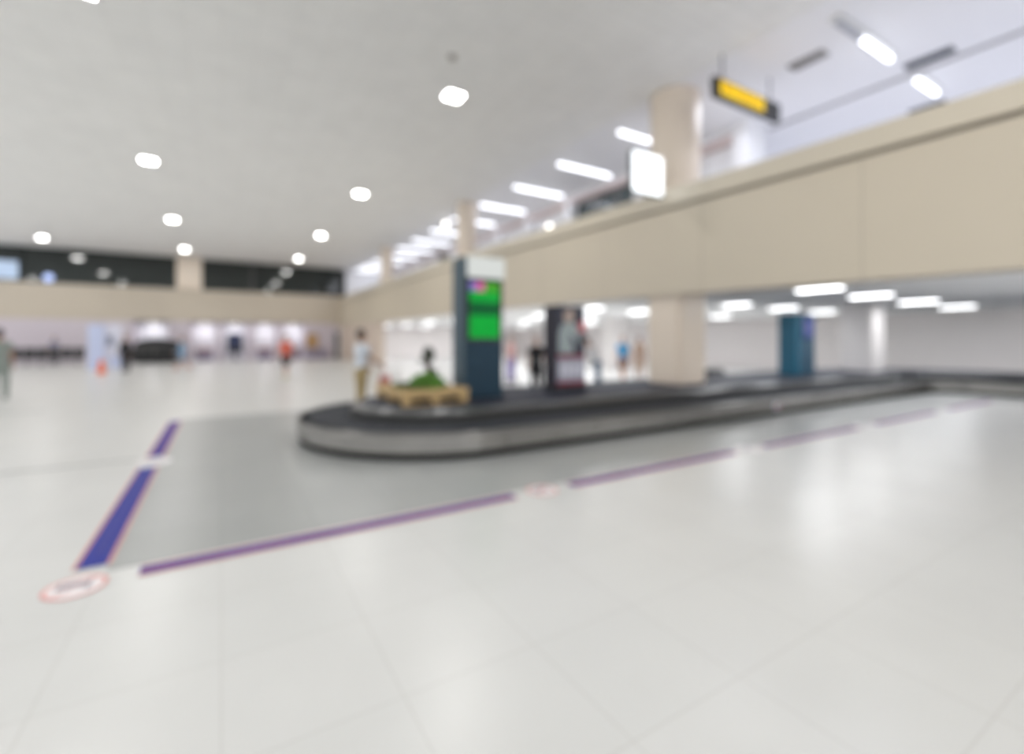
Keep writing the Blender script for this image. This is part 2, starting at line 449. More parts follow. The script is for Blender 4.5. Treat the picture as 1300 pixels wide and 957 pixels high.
tube_fixture(10.0, 11.6, 7.05, 'bright tube hidden behind the hanging yellow sign', power=24)
desc = ['bright tube just left of the round column, above the white square sign',
        'long bright tube left of and above the white square sign',
        'long bright tube, third going left from the round column',
        'long bright tube, fourth going left from the round column',
        'fifth tube from the near round column, right of the second round column',
        'sixth tube, just behind the second round column', 'seventh tube left of the second round column',
        'eighth tube, brightest patch above the tall display tower', 'ninth tube beside the third round column',
        'tenth tube beyond the third round column', 'eleventh tube near the far end of the gallery', 'farthest tube of the gallery before the back wall']
yy = [9.75, 12.55, 15.3, 18.1, 20.9, 23.7, 26.5, 29.3, 32.1, 34.9, 37.7, 40.0]
for i, y in enumerate(yy):
    x0 = 9.45; x1 = 10.75 if i == 0 else (11.7 if i < 9 else 11.6)
    tube_fixture(x0, x1, y, desc[i])
for y in (-3, 0.6, ): tube_fixture(10.5, 12.5, y, 'tube over the upper floor outside the view, behind the camera')
for k, (x, y) in enumerate([(20, 0), (20, 8), (20, 16), (20, 24), (20, 34)]):
    tube_fixture(x - 1.1, x + 1.1, y, 'tube deep in the gallery, hidden behind the shop line', power=120)
for (x, y, z, lab) in [(11.5, 15.9, 6.15, 'small round globe lamp on the white gallery wall just above the beige parapet'),
                       (9.0, 23.6, 5.12, 'small round globe lamp just above the parapet, left of the display tower'),
                       (9.2, 21.2, 7.05, 'small round globe lamp under the ceiling beside the second round column')]:
    t = thing('globe_lamp', (x, y, z), lab, 'lamp', 'round globe lamps of the gallery')
    MB().ball((0, 0, 0), .11).build('globe', M['globe'], t, smooth=True)
    if z > 7: MB().tube([(0, 0, .1), (0, 0, HC - .02 - z)], .012, 8).build('rod', M['frame'], t)
    elif x > 11: MB().tube([(0, 0, 0), (XG + .36 - x, 0, 0)], .015, 8).build('arm', M['frame'], t)
    else: MB().tube([(0, 0, -.1), (0, 0, 3.75 - z)], .03, 8).build('post', M['frame'], t)

first = None
lowlab = {(11.3, 5.47): 'flat lamp tucked under the beige fascia edge, above the teal display',
 (14.1, 5.6): 'nearest and widest lamp in the low ceiling, left of the far white column top',
 (17.5, 5.75): 'flat low ceiling lamp right over the white column, second from right',
 (21.2, 5.9): 'rightmost flat lamp in the low ceiling',
 (14.1, 9.3): 'flat low ceiling lamp nearest the beige square column',
 (16.9, 9.35): 'flat low ceiling lamp just left above the teal display',
 (20.4, 9.75): 'flat low ceiling lamp just right above the teal display',
 (14.1, 13.5): 'bright low lamp seen between the poster stand and the beige square column',
 (20.2, 14.1): 'small flat lamp lowest beside the beige square column',
 (12.4, 17.8): 'bright low lamp just left of the poster stand top',
 (14.1, 17.0): 'bright low lamp just right of the poster stand top',
 (11.3, 20.5): 'bright low lamp beside the right edge of the display tower'}
def low_lamp(loc, lab):
    t = thing('panel_light', loc, lab, 'ceiling light', 'flat panel lamps in the low ceiling')
    MB().box(-.13, .13, -.44, .44, -.05, 0).build('diffuser', M['lowlamp'], t)
    f = MB().box(-.17, .17, -.49, -.44, -.025, 0).box(-.17, .17, .44, .49, -.025, 0).box(-.17, -.13, -.44, .44, -.025, 0).box(.13, .17, -.44, .44, -.025, 0)
    f.build('frame', M['frame'], t)
    area(t, -.09, P_LOW, .6, .95, (.97, .98, 1))
    return t
spots = list(lowlab) + [(x, y) for y in (1.6, -1.6) for x in (11.3, 14.1, 17.5, 21.1, 23.8) if (x, y) not in ((14.1, 1.6), (11.3, 1.6))] + \
        [(x, y) for y in (24.5, 28.5, 33) for x in (11.3, 16, 21.1)] + [(17.2, 14.1), (11.3, 37.6), (14.5, 38), (18, 38), (22, 38), (21.1, 18.5), (17.5, 20.5), (11.3, 13.0)]  # outermost column and back row are added to brighten the walls
for p in spots:
    lab = lowlab.get(p, 'flat panel lamp deep in the low ceiling behind the fascia edge')
    if first is None: first = low_lamp((p[0], p[1], 2.66), lab)
    else: copy_thing(first, (p[0], p[1], 2.66), lab)
baylab = ['lamp in the wide lit bay behind the dark trolleys', 'lamp in the leftmost of the four lit bays together',
          'lamp in the lit bay holding the dark tall screen', 'lamp in the lit bay just left of the orange shirted person',
          'lamp in the lit bay right of the orange shirted person']
for i, (a, b_) in enumerate(bays):
    t = thing('bay_light', ((a + b_) / 2, YB + .9, 2.8), baylab[i], 'ceiling light', 'round lamps in the lit bays')
    MB().tube([(0, 0, -.03), (0, 0, 0)], .16, 20).build('diffuser', M['globe'], t)
    MB().tube([(0, 0, -.015), (0, 0, 0)], .2, 20).build('frame', M['frame'], t)
    area(t, -.08, P_SHOP, .5, .5, (.93, .93, 1))

# ceiling vents and detector
for (x0, x1, y0, y1, m, lab) in [(12.45, 12.72, 3.55, 4.35, 'vent', 'long dark slot vent beside the grey joint between the two short tubes'),
                                 (15.05, 15.35, 4.45, 5.15, 'vent', 'dark slot vent low over the parapet, below the rightmost tube'),
                                 (10.35, 10.65, 4.95, 5.65, 'ventgrey', 'grey slot vent in the ceiling right of the yellow sign')]:
    t = thing('ceiling_vent', ((x0 + x1) / 2, (y0 + y1) / 2, HC - .02), lab, 'vent', 'slot vents in the gallery ceiling')
    hx, hy = (x1 - x0) / 2, (y1 - y0) / 2
    MB().box(-hx, hx, -hy, hy, -.03, 0).build('backing', M[m], t)
    b = MB()
    for k in range(3): b.box(-hx * .8 + k * hx * .6, -hx * .8 + k * hx * .6 + .03, -hy * .92, hy * .92, -.05, -.03)
    b.build('slats', M[m], t)
t = thing('smoke_detector', (4.1, 9.1, HC), 'small grey smoke detector above the nearest ceiling lamp', 'detector')
MB().tube([(0, 0, 0), (0, 0, -.04), (0, 0, -.07)], [.09, .08, .05], 20).build('housing', mat('detector_grey', (.35, .33, .30), .5), t)

# ------------------------------------------------------------------ signs
t = thing('hanging_sign', (8.5, 6.12, 6.44), 'black overhead sign with glowing yellow lettering beside the round column', 'sign')
MB().box(0, 2.32, -.07, .07, 0, .41).build('casing', M['black'], t, bevel=.02)
MB().box(.14, 1.66, -.085, -.07, .06, .35).build('lit_panel', M['yellow'], t, bevel=.004)
g = MB().box(.28, .34, -.09, -.085, .12, .29).box(.34, .46, -.09, -.085, .18, .23)
g.build('glyph', M['orangeglyph'], t)
for k in range(7): MB().box(.62 + k * .14, .66 + k * .14, -.09, -.085, .14, .27).build('glyph', M['orangeglyph'], t)
for x in (.3, 2.0): MB().tube([(x, 0, .41), (x, 0, HC - .02 - 6.44)], .015, 8).build('rod', M['black'], t)
t = thing('blade_sign', (7.32, 7.25, 4.62), 'square glowing white sign projecting from the beige parapet by the round column', 'sign')
MB().box(0, .93, -.06, .06, 0, .88).build('casing', M['mezzglass'], t, bevel=.02)
MB().box(.025, .905, -.075, -.06, .025, .855).build('lit_face', M['signlit'], t, bevel=.004)
MB().box(.93, 1.03 - .068, -.03, .03, .03, .12).build('bracket', M['ventgrey'], t)

# ------------------------------------------------------------------ floor markings
def stripe(x0, x1, y0, y1, main, lab, mark_axis):
    t = thing('floor_stripe', ((x0 + x1) / 2, (y0 + y1) / 2, .004), lab, 'floor tape', 'purple stripes around the carousel')
    cx, cy = (x0 + x1) / 2, (y0 + y1) / 2
    MB().box(x0 - cx, x1 - cx, y0 - cy, y1 - cy, 0, .003).build('tape', main, t)
    e = .022
    b = MB()
    if mark_axis == 'y':
        b.box(x0 - cx - e, x0 - cx, y0 - cy, y1 - cy, 0, .003).box(x1 - cx, x1 - cx + e, y0 - cy, y1 - cy, 0, .003)
    else:
        b.box(x0 - cx, x1 - cx, y0 - cy - e, y0 - cy, 0, .003).box(x0 - cx, x1 - cx, y1 - cy, y1 - cy + e, 0, .003)
    b.build('border', M['redtape'], t, label='faded red border')
    g = MB()
    if mark_axis == 'y': g.box(-(x1 - x0) * .18, (x1 - x0) * .18, y0 - cy + .2, y1 - cy - .2, .003, .004)
    else: g.box(x0 - cx + .2, x1 - cx - .2, -(y1 - y0) * .18, (y1 - y0) * .18, .003, .004)
    g.build('marks', M['bluemark'], t, label='pale blue illegible lettering')
    return t
stripe(-.81, -.655, 4.13, 7.0, M['bluetape'], 'wide blue-purple stripe running away from the left round floor sign', 'y')
stripe(-.80, -.65, 7.62, 10.75, M['purple'], 'far short purple stripe at the back left corner of the grey floor', 'y')
stripe(-.45, 2.40, 3.84, 3.95, M['purple'], 'long thin purple stripe nearest the camera, left of the faded middle sign', 'x')
stripe(3.08, 5.85, 3.84, 3.95, M['purple'], 'thin purple stripe right of the faded middle floor sign', 'x')
stripe(6.55, 9.3, 3.84, 3.95, M['purple'], 'faint purple stripe below the middle of the carousel side', 'x')
stripe(10.0, 12.75, 3.84, 3.95, M['purple'], 'pale distant purple stripe toward the carousel corner', 'x')
stripe(13.45, 16.2, 3.84, 3.95, M['purple'], 'farthest pale purple stripe ending at the carousel corner', 'x')
def disc(r, z0, z1, n=40, cx=0, cy=0):
    return MB().prism([(cx + r * math.cos(2 * math.pi * k / n), cy + r * math.sin(2 * math.pi * k / n)) for k in range(n)], z0, z1)
def floor_sign(x, y, lab, red, r=.21):
    t = thing('floor_sign', (x, y, .004), lab, 'floor sign', 'round prohibition signs on the floor')
    disc(r, 0, .003).build('backing', M['signwhite'], t)
    b = MB(); n = 40
    for k in range(n):
        a0, a1 = 2 * math.pi * k / n, 2 * math.pi * (k + 1) / n
        q = [(rr * math.cos(a), rr * math.sin(a), z) for z in (.003, .0045) for (rr, a) in ((r, a0), (r, a1), (r * .86, a1), (r * .86, a0))]
        b.add(q, [(4, 5, 6, 7), (0, 1, 5, 4), (2, 3, 7, 6)])
    c, s_ = math.cos(.75), math.sin(.75)
    ln = r * .86; wd = r * .05
    b.add([(sx * ln * c - sy * wd * s_, sx * ln * s_ + sy * wd * c, z) for z in (.0045, .0055) for sx, sy in ((-1, -1), (1, -1), (1, 1), (-1, 1))],
          [(4, 5, 6, 7), (0, 1, 5, 4), (1, 2, 6, 5), (2, 3, 7, 6), (3, 0, 4, 7)])
    b.build('ring', red, t)
    g = MB().box(-.09, .05, -.01, .01, .003, .0042).box(-.09, -.07, -.01, .08, .003, .0042).box(-.06, .05, .02, .07, .003, .0042)
    g.add([(.05, -.05, .003), (.07, -.05, .003), (.07, .09, .003), (.05, .09, .003), (.05, -.05, .0042), (.07, -.05, .0042), (.07, .09, .0042), (.05, .09, .0042)],
          [(4, 5, 6, 7)])
    g.build('pictogram', M['signgrey'], t)
floor_sign(-.755, 3.84, 'round red-ringed sign on the floor at the lower left stripe corner', M['signred'], .155)
floor_sign(2.73, 3.9, 'worn round red-ringed floor sign between the two near purple stripes', M['signred'], .155)
floor_sign(6.2, 3.9, 'nearly faded round floor sign between the second and third thin stripes', mat('faded_vinyl', (.74, .68, .70), .5), .19)
floor_sign(9.65, 3.9, 'far faded round floor sign between the distant purple stripes', mat('faded_vinyl_far', (.72, .68, .72), .5), .19)
floor_sign(-.71, 7.31, 'faded round floor sign in the gap of the left stripe', mat('faded_vinyl_left', (.74, .70, .72), .5), .19)

# ------------------------------------------------------------------ carousel
def centerline():
    pts = []  # (point, normal to the left of travel)
    A = Vector((3.07, 7.5)); rr = 3.0; cx, cy = 19.8 - rr, 7.5 - rr
    x = A.x
    while x < cx - 1e-6:
        pts.append((Vector((x, 7.5)), Vector((0, 1)))); x += .22
    n = 22
    for k in range(n + 1):
        a = math.pi / 2 - (math.pi / 2) * k / n
        nn = Vector((math.cos(a), math.sin(a)))
        pts.append((Vector((cx, cy)) + nn * rr, nn))
    y = cy - .22
    while y > -5:
        pts.append((Vector((19.8, y)), Vector((1, 0)))); y -= .22
    return pts
CLN = centerline()
def loop_at(d):
    out = []
    for p, n in CLN: out.append(p + n * d)
    pe, ne = CLN[-1]; n = 20
    t_ = Vector((0, -1))
    for k in range(1, n): a = math.pi * k / n; out.append(pe + ne * d * math.cos(a) + t_ * d * math.sin(a))
    for p, n_ in reversed(CLN): out.append(p - n_ * d)
    p0, n0 = CLN[0]; n = 26; t_ = Vector((-1, 0))
    for k in range(1, n): a = math.pi * k / n; out.append(p0 - n0 * d * math.cos(a) + t_ * d * math.sin(a))
    return out
def ring(profile, step=0.0):
    """sweep an open profile [(d, z), ...] around the loop"""
    loops = [loop_at(d) for d, z in profile]; n = len(loops[0])
    b = MB(); vs = []; fs = []
    for (d, z), lp in zip(profile, loops):
        for i, p in enumerate(lp): vs.append((p.x, p.y, z))
    m = len(profile)
    for j in range(m - 1):
        for i in range(n):
            fs.append((j * n + i, j * n + (i + 1) % n, (j + 1) * n + (i + 1) % n, (j + 1) * n + i))
    return b.add(vs, fs)
car = thing('baggage_carousel', (3.07, 7.5, 0), 'long steel-sided baggage carousel with dark belt around a raised island', 'baggage carousel')
ring([(1.2, 0), (2.09, 0), (2.09, .10), (1.2, .10), (1.2, 0)]).build('plinth', M['kick'], car, world=True)  # black colour carries the shadow under the skirt
ring([(2.04, .095), (2.12, .095), (2.12, .305), (2.10, .33), (2.02, .33), (2.02, .30), (2.04, .11), (2.04, .095)]).build('skirt', M['steel'], car, world=True)
ring([(2.125, .302), (2.128, .315), (2.10, .337), (2.02, .337), (2.02, .33)]).build('skirt_edge', M['steel_edge'], car, world=True)
# belt of overlapping plates: every plate rises a little over the next
inner, mid, outer = loop_at(1.34), loop_at(1.70), loop_at(2.02)
b = MB(); n = len(inner); sub = 1
for i in range(0, n):
    j = (i + 1) % n
    a0, a1, m0, m1, o0, o1 = inner[i], inner[j], mid[i], mid[j], outer[i], outer[j]
    off = (m1 - m0) * .35                       # curved leading edge of each plate
    vs = [(a0.x, a0.y, .332), (m0.x + off.x, m0.y + off.y, .332), (o0.x, o0.y, .332),
          (a1.x, a1.y, .320), (m1.x + off.x, m1.y + off.y, .320), (o1.x, o1.y, .320),
          (a0.x, a0.y, .318), (m0.x + off.x, m0.y + off.y, .318), (o0.x, o0.y, .318)]
    b.add(vs, [(0, 1, 4, 3), (1, 2, 5, 4), (0, 6, 7, 1), (1, 7, 8, 2)])
b.build('belt', M['belt'], car, world=True)
ring([(1.36, .318), (1.36, .345), (1.34, .35), (1.34, .46)]).build('inner_skirt', mat('inner_dark_skirt', (.035, .034, .033), .35, spec=.4), car, world=True)  # shadow line below the lip put into this dark colour
ring([(1.345, .455), (1.35, .47), (1.33, .49), (1.25, .515), (1.20, .515)]).build('inner_lip', M['steel_in'], car, world=True, smooth=True)
lp = loop_at(1.21)
b = MB(); nC = len(CLN)
L_ = [p + n_ * 1.21 for p, n_ in CLN]; R_ = [p - n_ * 1.21 for p, n_ in CLN]
vs = [(p.x, p.y, .515) for p in L_] + [(p.x, p.y, .515) for p in R_]
fs = [(i, i + 1, nC + i + 1, nC + i) for i in range(nC - 1)]
for (pc, nc, tt) in ((CLN[0][0], CLN[0][1], Vector((-1, 0))), (CLN[-1][0], CLN[-1][1], Vector((0, -1)))):
    o = len(vs); k_ = 24
    for k in range(k_ + 1):
        a = math.pi * k / k_; q = pc + nc * 1.21 * math.cos(a) + tt * 1.21 * math.sin(a); vs.append((q.x, q.y, .515))
    fs.append(tuple(range(o, o + k_ + 1)))
b.add(vs, fs).build('island_top', M['island'], car, world=True)
# panel seams on the skirt
sm = MB()
x = 3.2
while x < 16.5:
    sm.box(x - .003, x + .003, 5.376, 5.383, .10, .295); x += 1.55
sm.build('skirt_seams', M['kick'], car, world=True)
bt = MB().tube([(9.45, 5.385, .19), (9.45, 5.35, .19)], .075, 20).build('stop_button_plate', mat('pale_button', (.75, .78, .85), .4), car, world=True)
MB().tube([(9.45, 5.35, .19), (9.45, 5.335, .19)], .035, 16).build('stop_button', M['postred'], bt, world=False).location = (-3.07, -7.5, 0)

# suitcase lying on the far belt
t = thing('suitcase', (12.75, 9.2, .334), 'black suitcase lying on the far belt behind the beige square column', 'suitcase', rz=.2)
MB().box(-.36, .36, -.24, .24, .03, .29).build('shell', M['black'], t, bevel=.05)
MB().box(-.365, .365, -.245, .245, .15, .17).build('zip', M['charcoal'], t, bevel=.005)
MB().tube([(.36, -.1, .16), (.41, -.1, .16), (.41, .1, .16), (.36, .1, .16)], .014, 8).build('handle', M['charcoal'], t)
for sx in (-.28, .28):
    for sy in (-.18, .18): MB().tube([(sx, sy - .015, .03), (sx, sy + .015, .03)], .03, 12).build('wheel', M['charcoal'], t)

# ------------------------------------------------------------------ display tower
t = thing('display_tower', (3.40, 7.10, .518), 'tall navy display tower with green screen and pale header on the carousel island', 'display tower')
MB().box(.02, .75, 0, .43, 0, 2.37).build('body', M['navy'], t, bevel=.015)
MB().box(0, .02, -.005, .435, 0, 2.37).build('side_panel', M['navyside'], t, label='blue-grey side panel')
MB().box(.06, .76, -.05, .3, 2.03, 2.38).build('header', M['header'], t, bevel=.01, label='pale lit header box')
scr = MB().box(.05, .70, -.03, 0, .97, 2.0).build('screen_bezel', M['bezel'], t)
q = -.034
MB().box(.09, .66, q, -.03, 1.02, 1.40).build('screen_image', M['green1'], scr)
MB().box(.09, .66, q, -.03, 1.40, 1.62).build('screen_image', M['green2'], scr)
MB().box(.09, .66, q, -.03, 1.62, 1.80).build('screen_image', M['green1'], scr)
MB().box(.38, .66, q, -.03, 1.80, 1.96).build('screen_image', M['green3'], scr)
MB().box(.09, .21, q, -.03, 1.80, 1.96).build('screen_image', M['lilacled'], scr)
MB().box(.21, .38, q, -.03, 1.80, 1.96).build('screen_image', M['pinkled'], scr)
MB().box(0, .80, -.03, .46, 0, .03).build('foot_plate', M['bezel'], t)

t = thing('display_tower', (13.30, 7.0, .518), 'teal blue display tower with small violet screen under the low ceiling', 'display tower')
MB().box(.18, .95, 0, .5, 0, 1.72).build('body', M['blue2'], t, bevel=.015)
MB().box(.0, .18, 0, .5, 0, 1.72).build('side_panel', M['blue2side'], t, bevel=.01)
s2 = MB().box(.26, .88, -.025, 0, 1.0, 1.66).build('screen_bezel', M['navy'], t)
MB().box(.3, .84, -.03, -.025, 1.05, 1.62).build('screen_image', M['bluescreen'], s2)
MB().box(.38, .66, -.034, -.03, 1.15, 1.5).build('screen_image', M['lilacscreen'], s2)
MB().box(-.03, .98, -.03, .53, 0, .03).build('foot_plate', M['bezel'], t)

# ------------------------------------------------------------------ poster stand
t = thing('poster_stand', (5.31, 7.15, .518), 'dark box stand with advertising poster between display tower and beige column', 'poster stand')
MB().box(0, .72, 0, .38, 0, 1.64).build('body', M['blacksat'], t, bevel=.012)
MB().box(-.01, .73, -.01, .39, 0, .08).build('base', M['black'], t)
po = MB().box(.02, .70, -.012, 0, .10, 1.62).build('poster', M['postdark'], t)
def flat(pts, y, name, m, par, th=.003):
    n = len(pts); vs = [(x, y, z) for x, z in pts] + [(x, y - th, z) for x, z in pts]
    MB().add(vs, [tuple(range(n)), tuple(range(n, 2 * n))[::-1]] + [(i, n + i, n + (i + 1) % n, (i + 1) % n) for i in range(n)]).build(name, m, par)
flat([(.06, .74), (.06, 1.10), (.12, 1.26), (.22, 1.32), (.40, 1.32), (.52, 1.26), (.56, 1.0), (.50, .74)], -.012, 'printed_shirt', M['postgrey'], po)
flat([(.22, 1.30), (.18, 1.46), (.22, 1.58), (.32, 1.61), (.40, 1.56), (.42, 1.42), (.38, 1.30)], -.012, 'printed_head', M['postskin'], po)
flat([(.16, 1.50), (.18, 1.60), (.30, 1.62), (.30, 1.57), (.21, 1.50)], -.015, 'printed_hair', M['postdark'], po)
flat([(.30, 1.10), (.40, 1.06), (.62, .74), (.44, .74)], -.015, 'printed_strap', M['postdark'], po)
flat([(.52, 1.14), (.56, 1.34), (.68, 1.36), (.70, 1.14)], -.012, 'printed_badge', M['postred'], po)
flat([(.03, .64), (.03, .71), (.70, .71), (.70, .64)], -.012, 'printed_band', M['postmaroon'], po)
flat([(.03, .14), (.03, .21), (.70, .21), (.70, .14)], -.012, 'printed_band', M['postmaroon'], po)
flat([(.03, .21), (.03, .64), (.70, .64), (.70, .21)], -.012, 'printed_panel', M['postpanel'], po)
for k in range(4):
    x = .09 + k * .145
    flat([(x, .30), (x, .56), (x + .11, .56), (x + .11, .30)], -.015, 'printed_block', M['postletters'], po)

# ------------------------------------------------------------------ pallet planter
pal = thing('wooden_pallet', (2.30, 6.85, .518), 'pale wooden pallet platform on the island carrying moss and bonsai', 'pallet')
for k in range(7):
    MB().box(0, 1.06, .02 + k * .205, .19 + k * .205, .20, .225).build('deck_board', M['wood'], pal, bevel=.004)
for x in (0, .47, .94):
    MB().box(x, x + .12, 0, 1.42, .12, .20).build('stringer', M['wood'], pal, bevel=.004)
    for y in (0, .65, 1.30):
        MB().box(x, x + .12, y, y + .12, .022, .12).build('block', M['wood'], pal, bevel=.004)
for y in (0, .65, 1.30): MB().box(0, 1.06, y, y + .12, 0, .022).build('bottom_board', M['wood'], pal, bevel=.003)
MB().box(0, 1.06, -.02, 0, .125, .24).build('front_rail', M['wood'], pal, bevel=.004)
MB().box(-.02, 0, -.02, 1.42, .125, .24).build('side_rail', M['wood'], pal, bevel=.004)

# moss garden: countless small leaves over a mound, one uncounted mass of foliage
def leaf_cloud(b, c, r, n, size, low=0.0):
    for _ in range(n):
        while True:
            p = Vector((random.uniform(-1, 1), random.uniform(-1, 1), random.uniform(low, 1)))
            if p.length <= 1 and p.length > .45: break
        q = Vector((c[0] + p.x * r[0], c[1] + p.y * r[1], c[2] + p.z * r[2]))
        d = Vector((random.gauss(0, 1), random.gauss(0, 1), random.gauss(0.5, .8))).normalized()
        s_ = d.orthogonal().normalized(); L = size * random.uniform(.7, 1.3)
        b.add([q, q + d * L * .5 + s_ * L * .22, q + d * L, q + d * L * .5 - s_ * L * .22], [(0, 1, 2, 3)])
random.seed(3)
ga = thing('moss_garden', (2.80, 7.3, .745), 'low mound of bright green moss plants on the wooden pallet', 'plants')
b = MB().ball((.0, -.1, .0), (.25, .26, .17), 20, 10, .06); b.v = [(x, y, max(z, 0)) for x, y, z in b.v]
b.build('soil_mound', M['soil'], ga)
b = MB()
leaf_cloud(b, (.0, -.1, .0), (.28, .30, .23), 2200, .05)
b.build('foliage', M['leaf'], ga, kind='stuff')
b = MB()
leaf_cloud(b, (-.28, .05, .0), (.22, .40, .07), 500, .05); leaf_cloud(b, (.26, .15, .0), (.20, .30, .06), 350, .05)
b.build('low_foliage', mat('mid_green_leaf', (.06, .12, .03), .6, var=.3, scale=9), ga, kind='stuff')
bo = thing('bonsai_tree', (2.86, 7.28, .93), 'small dark bonsai with crooked trunk standing in the moss', 'bonsai')
MB().tube([(0, 0, -.05), (.03, .01, .06), (-.01, 0, .14), (-.03, .01, .22), (.01, 0, .30), (0, 0, .36)], [.075, .065, .055, .045, .04, .03], 12).build('trunk', M['bark'], bo, smooth=True)
MB().tube([(-.02, 0, .18), (-.09, .01, .22), (-.15, .0, .235)], [.02, .014, .008], 8).build('branch', M['bark'], bo)
MB().tube([(.02, 0, .10), (.08, .01, .09), (.11, .0, .07)], [.022, .018, .012], 8).build('branch', M['bark'], bo)
b = MB(); leaf_cloud(b, (0, 0, .33), (.075, .075, .12), 700, .05, -1)
b.build('crown', M['leafdark'], bo, kind='stuff')
b = MB(); leaf_cloud(b, (-.13, 0, .24), (.06, .05, .03), 60, .035, -1); leaf_cloud(b, (.06, 0, .05), (.09, .08, .06), 200, .04, -1)
b.build('side_crown', M['leafdark'], bo, kind='stuff')

# ------------------------------------------------------------------ background furniture
# luggage trolleys nested in a row before the lit wide bay
def trolley(loc, lab, rz):
    t = thing('luggage_trolley', loc, lab, 'trolley', 'dark luggage trolleys lined up before the back wall', rz)
    MB().box(-.28, .28, -.5, .5, .20, .24).build('platform', M['charcoal'], t, bevel=.01)
    f = MB()
    for s_ in (-.27, .27):
        f.tube([(s_, .45, .22), (s_, .5, .6), (s_, .55, 1.02)], .022, 8)
    f.tube([(-.27, .55, 1.02), (.27, .55, 1.02)], .028, 8)
    f.build('frame', M['black'], t)
    MB().box(-.26, .26, .40, .46, .26, .75).build('back_panel', M['black'], t, bevel=.01)
    MB().box(-.24, .24, .18, .50, .74, .95).build('basket', M['charcoal'], t, bevel=.02)
    for x, y in ((-.24, .42), (.24, .42), (0, -.44)):
        MB().tube([(x - .02, y, .09), (x + .02, y, .09)], .09, 14).build('wheel', M['black'], t)
    return t
for k in range(4):
    lab = ['leftmost dark luggage trolley, nearest the white banner', 'second dark luggage trolley from the left of the row',
           'third dark luggage trolley from the left of the row', 'rightmost dark luggage trolley, beside the light blue shirted person'][k]
    trolley((-4.75 + k * .70, 38.2, 0), lab, 0)
# parcel canopy / black booth behind trolleys
t = thing('black_kiosk', (-3.65, 39.9, 0), 'low dark kiosk with rounded roof behind the line of trolleys', 'kiosk')
MB().box(-1.25, 1.25, -.5, .5, 0, 1.25).build('body', M['charcoal'], t, bevel=.08)
b = MB(); pts = [(-1.3 + 2.6 * k / 16, 1.25 + .38 * math.sin(math.pi * k / 16) ** .6) for k in range(17)]
n = len(pts); vs = [(x, y, z) for y in (-.55, .55) for x, z in pts]
b.add(vs, [(i, i + 1, n + i + 1, n + i) for i in range(n - 1)] + [tuple(range(n)), tuple(range(n, 2 * n))[::-1], (0, n, 2 * n - 1, n - 1)])
b.build('roof', M['black'], t)
MB().box(-.85, .25, -.53, -.5, .35, 1.1).build('panel', mat('warm_grey_panel', (.11, .105, .095), .4), t)
# benches
def bench(loc, lab, n=4):
    t = thing('waiting_bench', loc, lab, 'bench', 'rows of dark waiting seats by the back wall')
    MB().box(-n * .28, n * .28, -.03, .03, .34, .39).build('beam', M['black'], t)
    for k in range(n):
        x = -n * .28 + .28 + k * .56
        MB().box(x - .25, x + .25, -.28, .2, .40, .45).build('seat', M['charcoal'], t, bevel=.015)
        MB().add([(x - .25, .18, .44), (x + .25, .18, .44), (x + .25, .32, 1.06), (x - .25, .32, 1.06), (x - .25, .22, .44), (x + .25, .22, .44), (x + .25, .36, 1.06), (x - .25, .36, 1.06)],
                 [(0, 1, 2, 3), (7, 6, 5, 4), (0, 4, 5, 1), (1, 5, 6, 2), (2, 6, 7, 3), (3, 7, 4, 0)]).build('backrest', M['black'], t)
    for x in (-n * .2, n * .2):
        MB().box(x - .025, x + .025, -.02, .02, 0, .35).box(x - .03, x + .03, -.28, .28, 0, .04).build('leg', M['black'], t)
    return t
bench((-10.6, 38.9, 0), 'dark waiting bench at the far left edge by the back wall')
bench((-8.3, 38.6, 0), 'dark waiting bench just left of the pale banners')
# banners
def banner(x, y, wd, h, m, lab, rz=0.0):
    t = thing('roll_up_banner', (x, y, 0), lab, 'banner', 'pale roll-up banners on the left', rz)
    MB().box(-wd / 2, wd / 2, -.01, .01, .08, h).build('sheet', m, t)
    MB().box(-wd / 2 - .02, wd / 2 + .02, -.09, .09, 0, .08).build('base', M['frame'], t, bevel=.02)
    MB().tube([(0, .03, .08), (0, .03, h)], .012, 8).build('pole', M['frame'], t)
    return t
ta = banner(-5.05, 29.45, .60, 2.25, M['bannerblue'], 'left pale blue roll-up banner, behind the orange floor cone', R(8))
tb = banner(-4.45, 29.75, .62, 2.28, M['bannerwhite'], 'right white roll-up banner with grey picture, beside the dark-clothed person', R(-6))
MB().box(-.26, .0, -.016, -.011, 1.25, 1.7).build('printed_picture', M['bannergrey'], tb)
MB().box(-.1, .27, -.016, -.011, .2, .75).build('printed_picture', M['bannerblue'], tb)
t = thing('wet_floor_sign', (-4.62, 28.0, 0), 'small orange folding floor sign standing in front of the banners', 'floor sign'); t.scale = (.8, .8, .82)
for s_ in (-1, 1):
    MB().add([(-.17, s_ * .2, 0), (.17, s_ * .2, 0), (.09, s_ * .02, .72), (-.09, s_ * .02, .72), (-.17, s_ * .18, 0), (.17, s_ * .18, 0), (.09, 0, .72), (-.09, 0, .72)],
             [(0, 1, 2, 3), (7, 6, 5, 4), (0, 4, 5, 1), (1, 5, 6, 2), (2, 6, 7, 3), (3, 7, 4, 0)]).build('panel', M['orange'], t)
MB().tube([(-.05, 0, .72), (-.05, 0, .78), (.05, 0, .78), (.05, 0, .72)], .012, 8).build('handle', M['orange'], t)
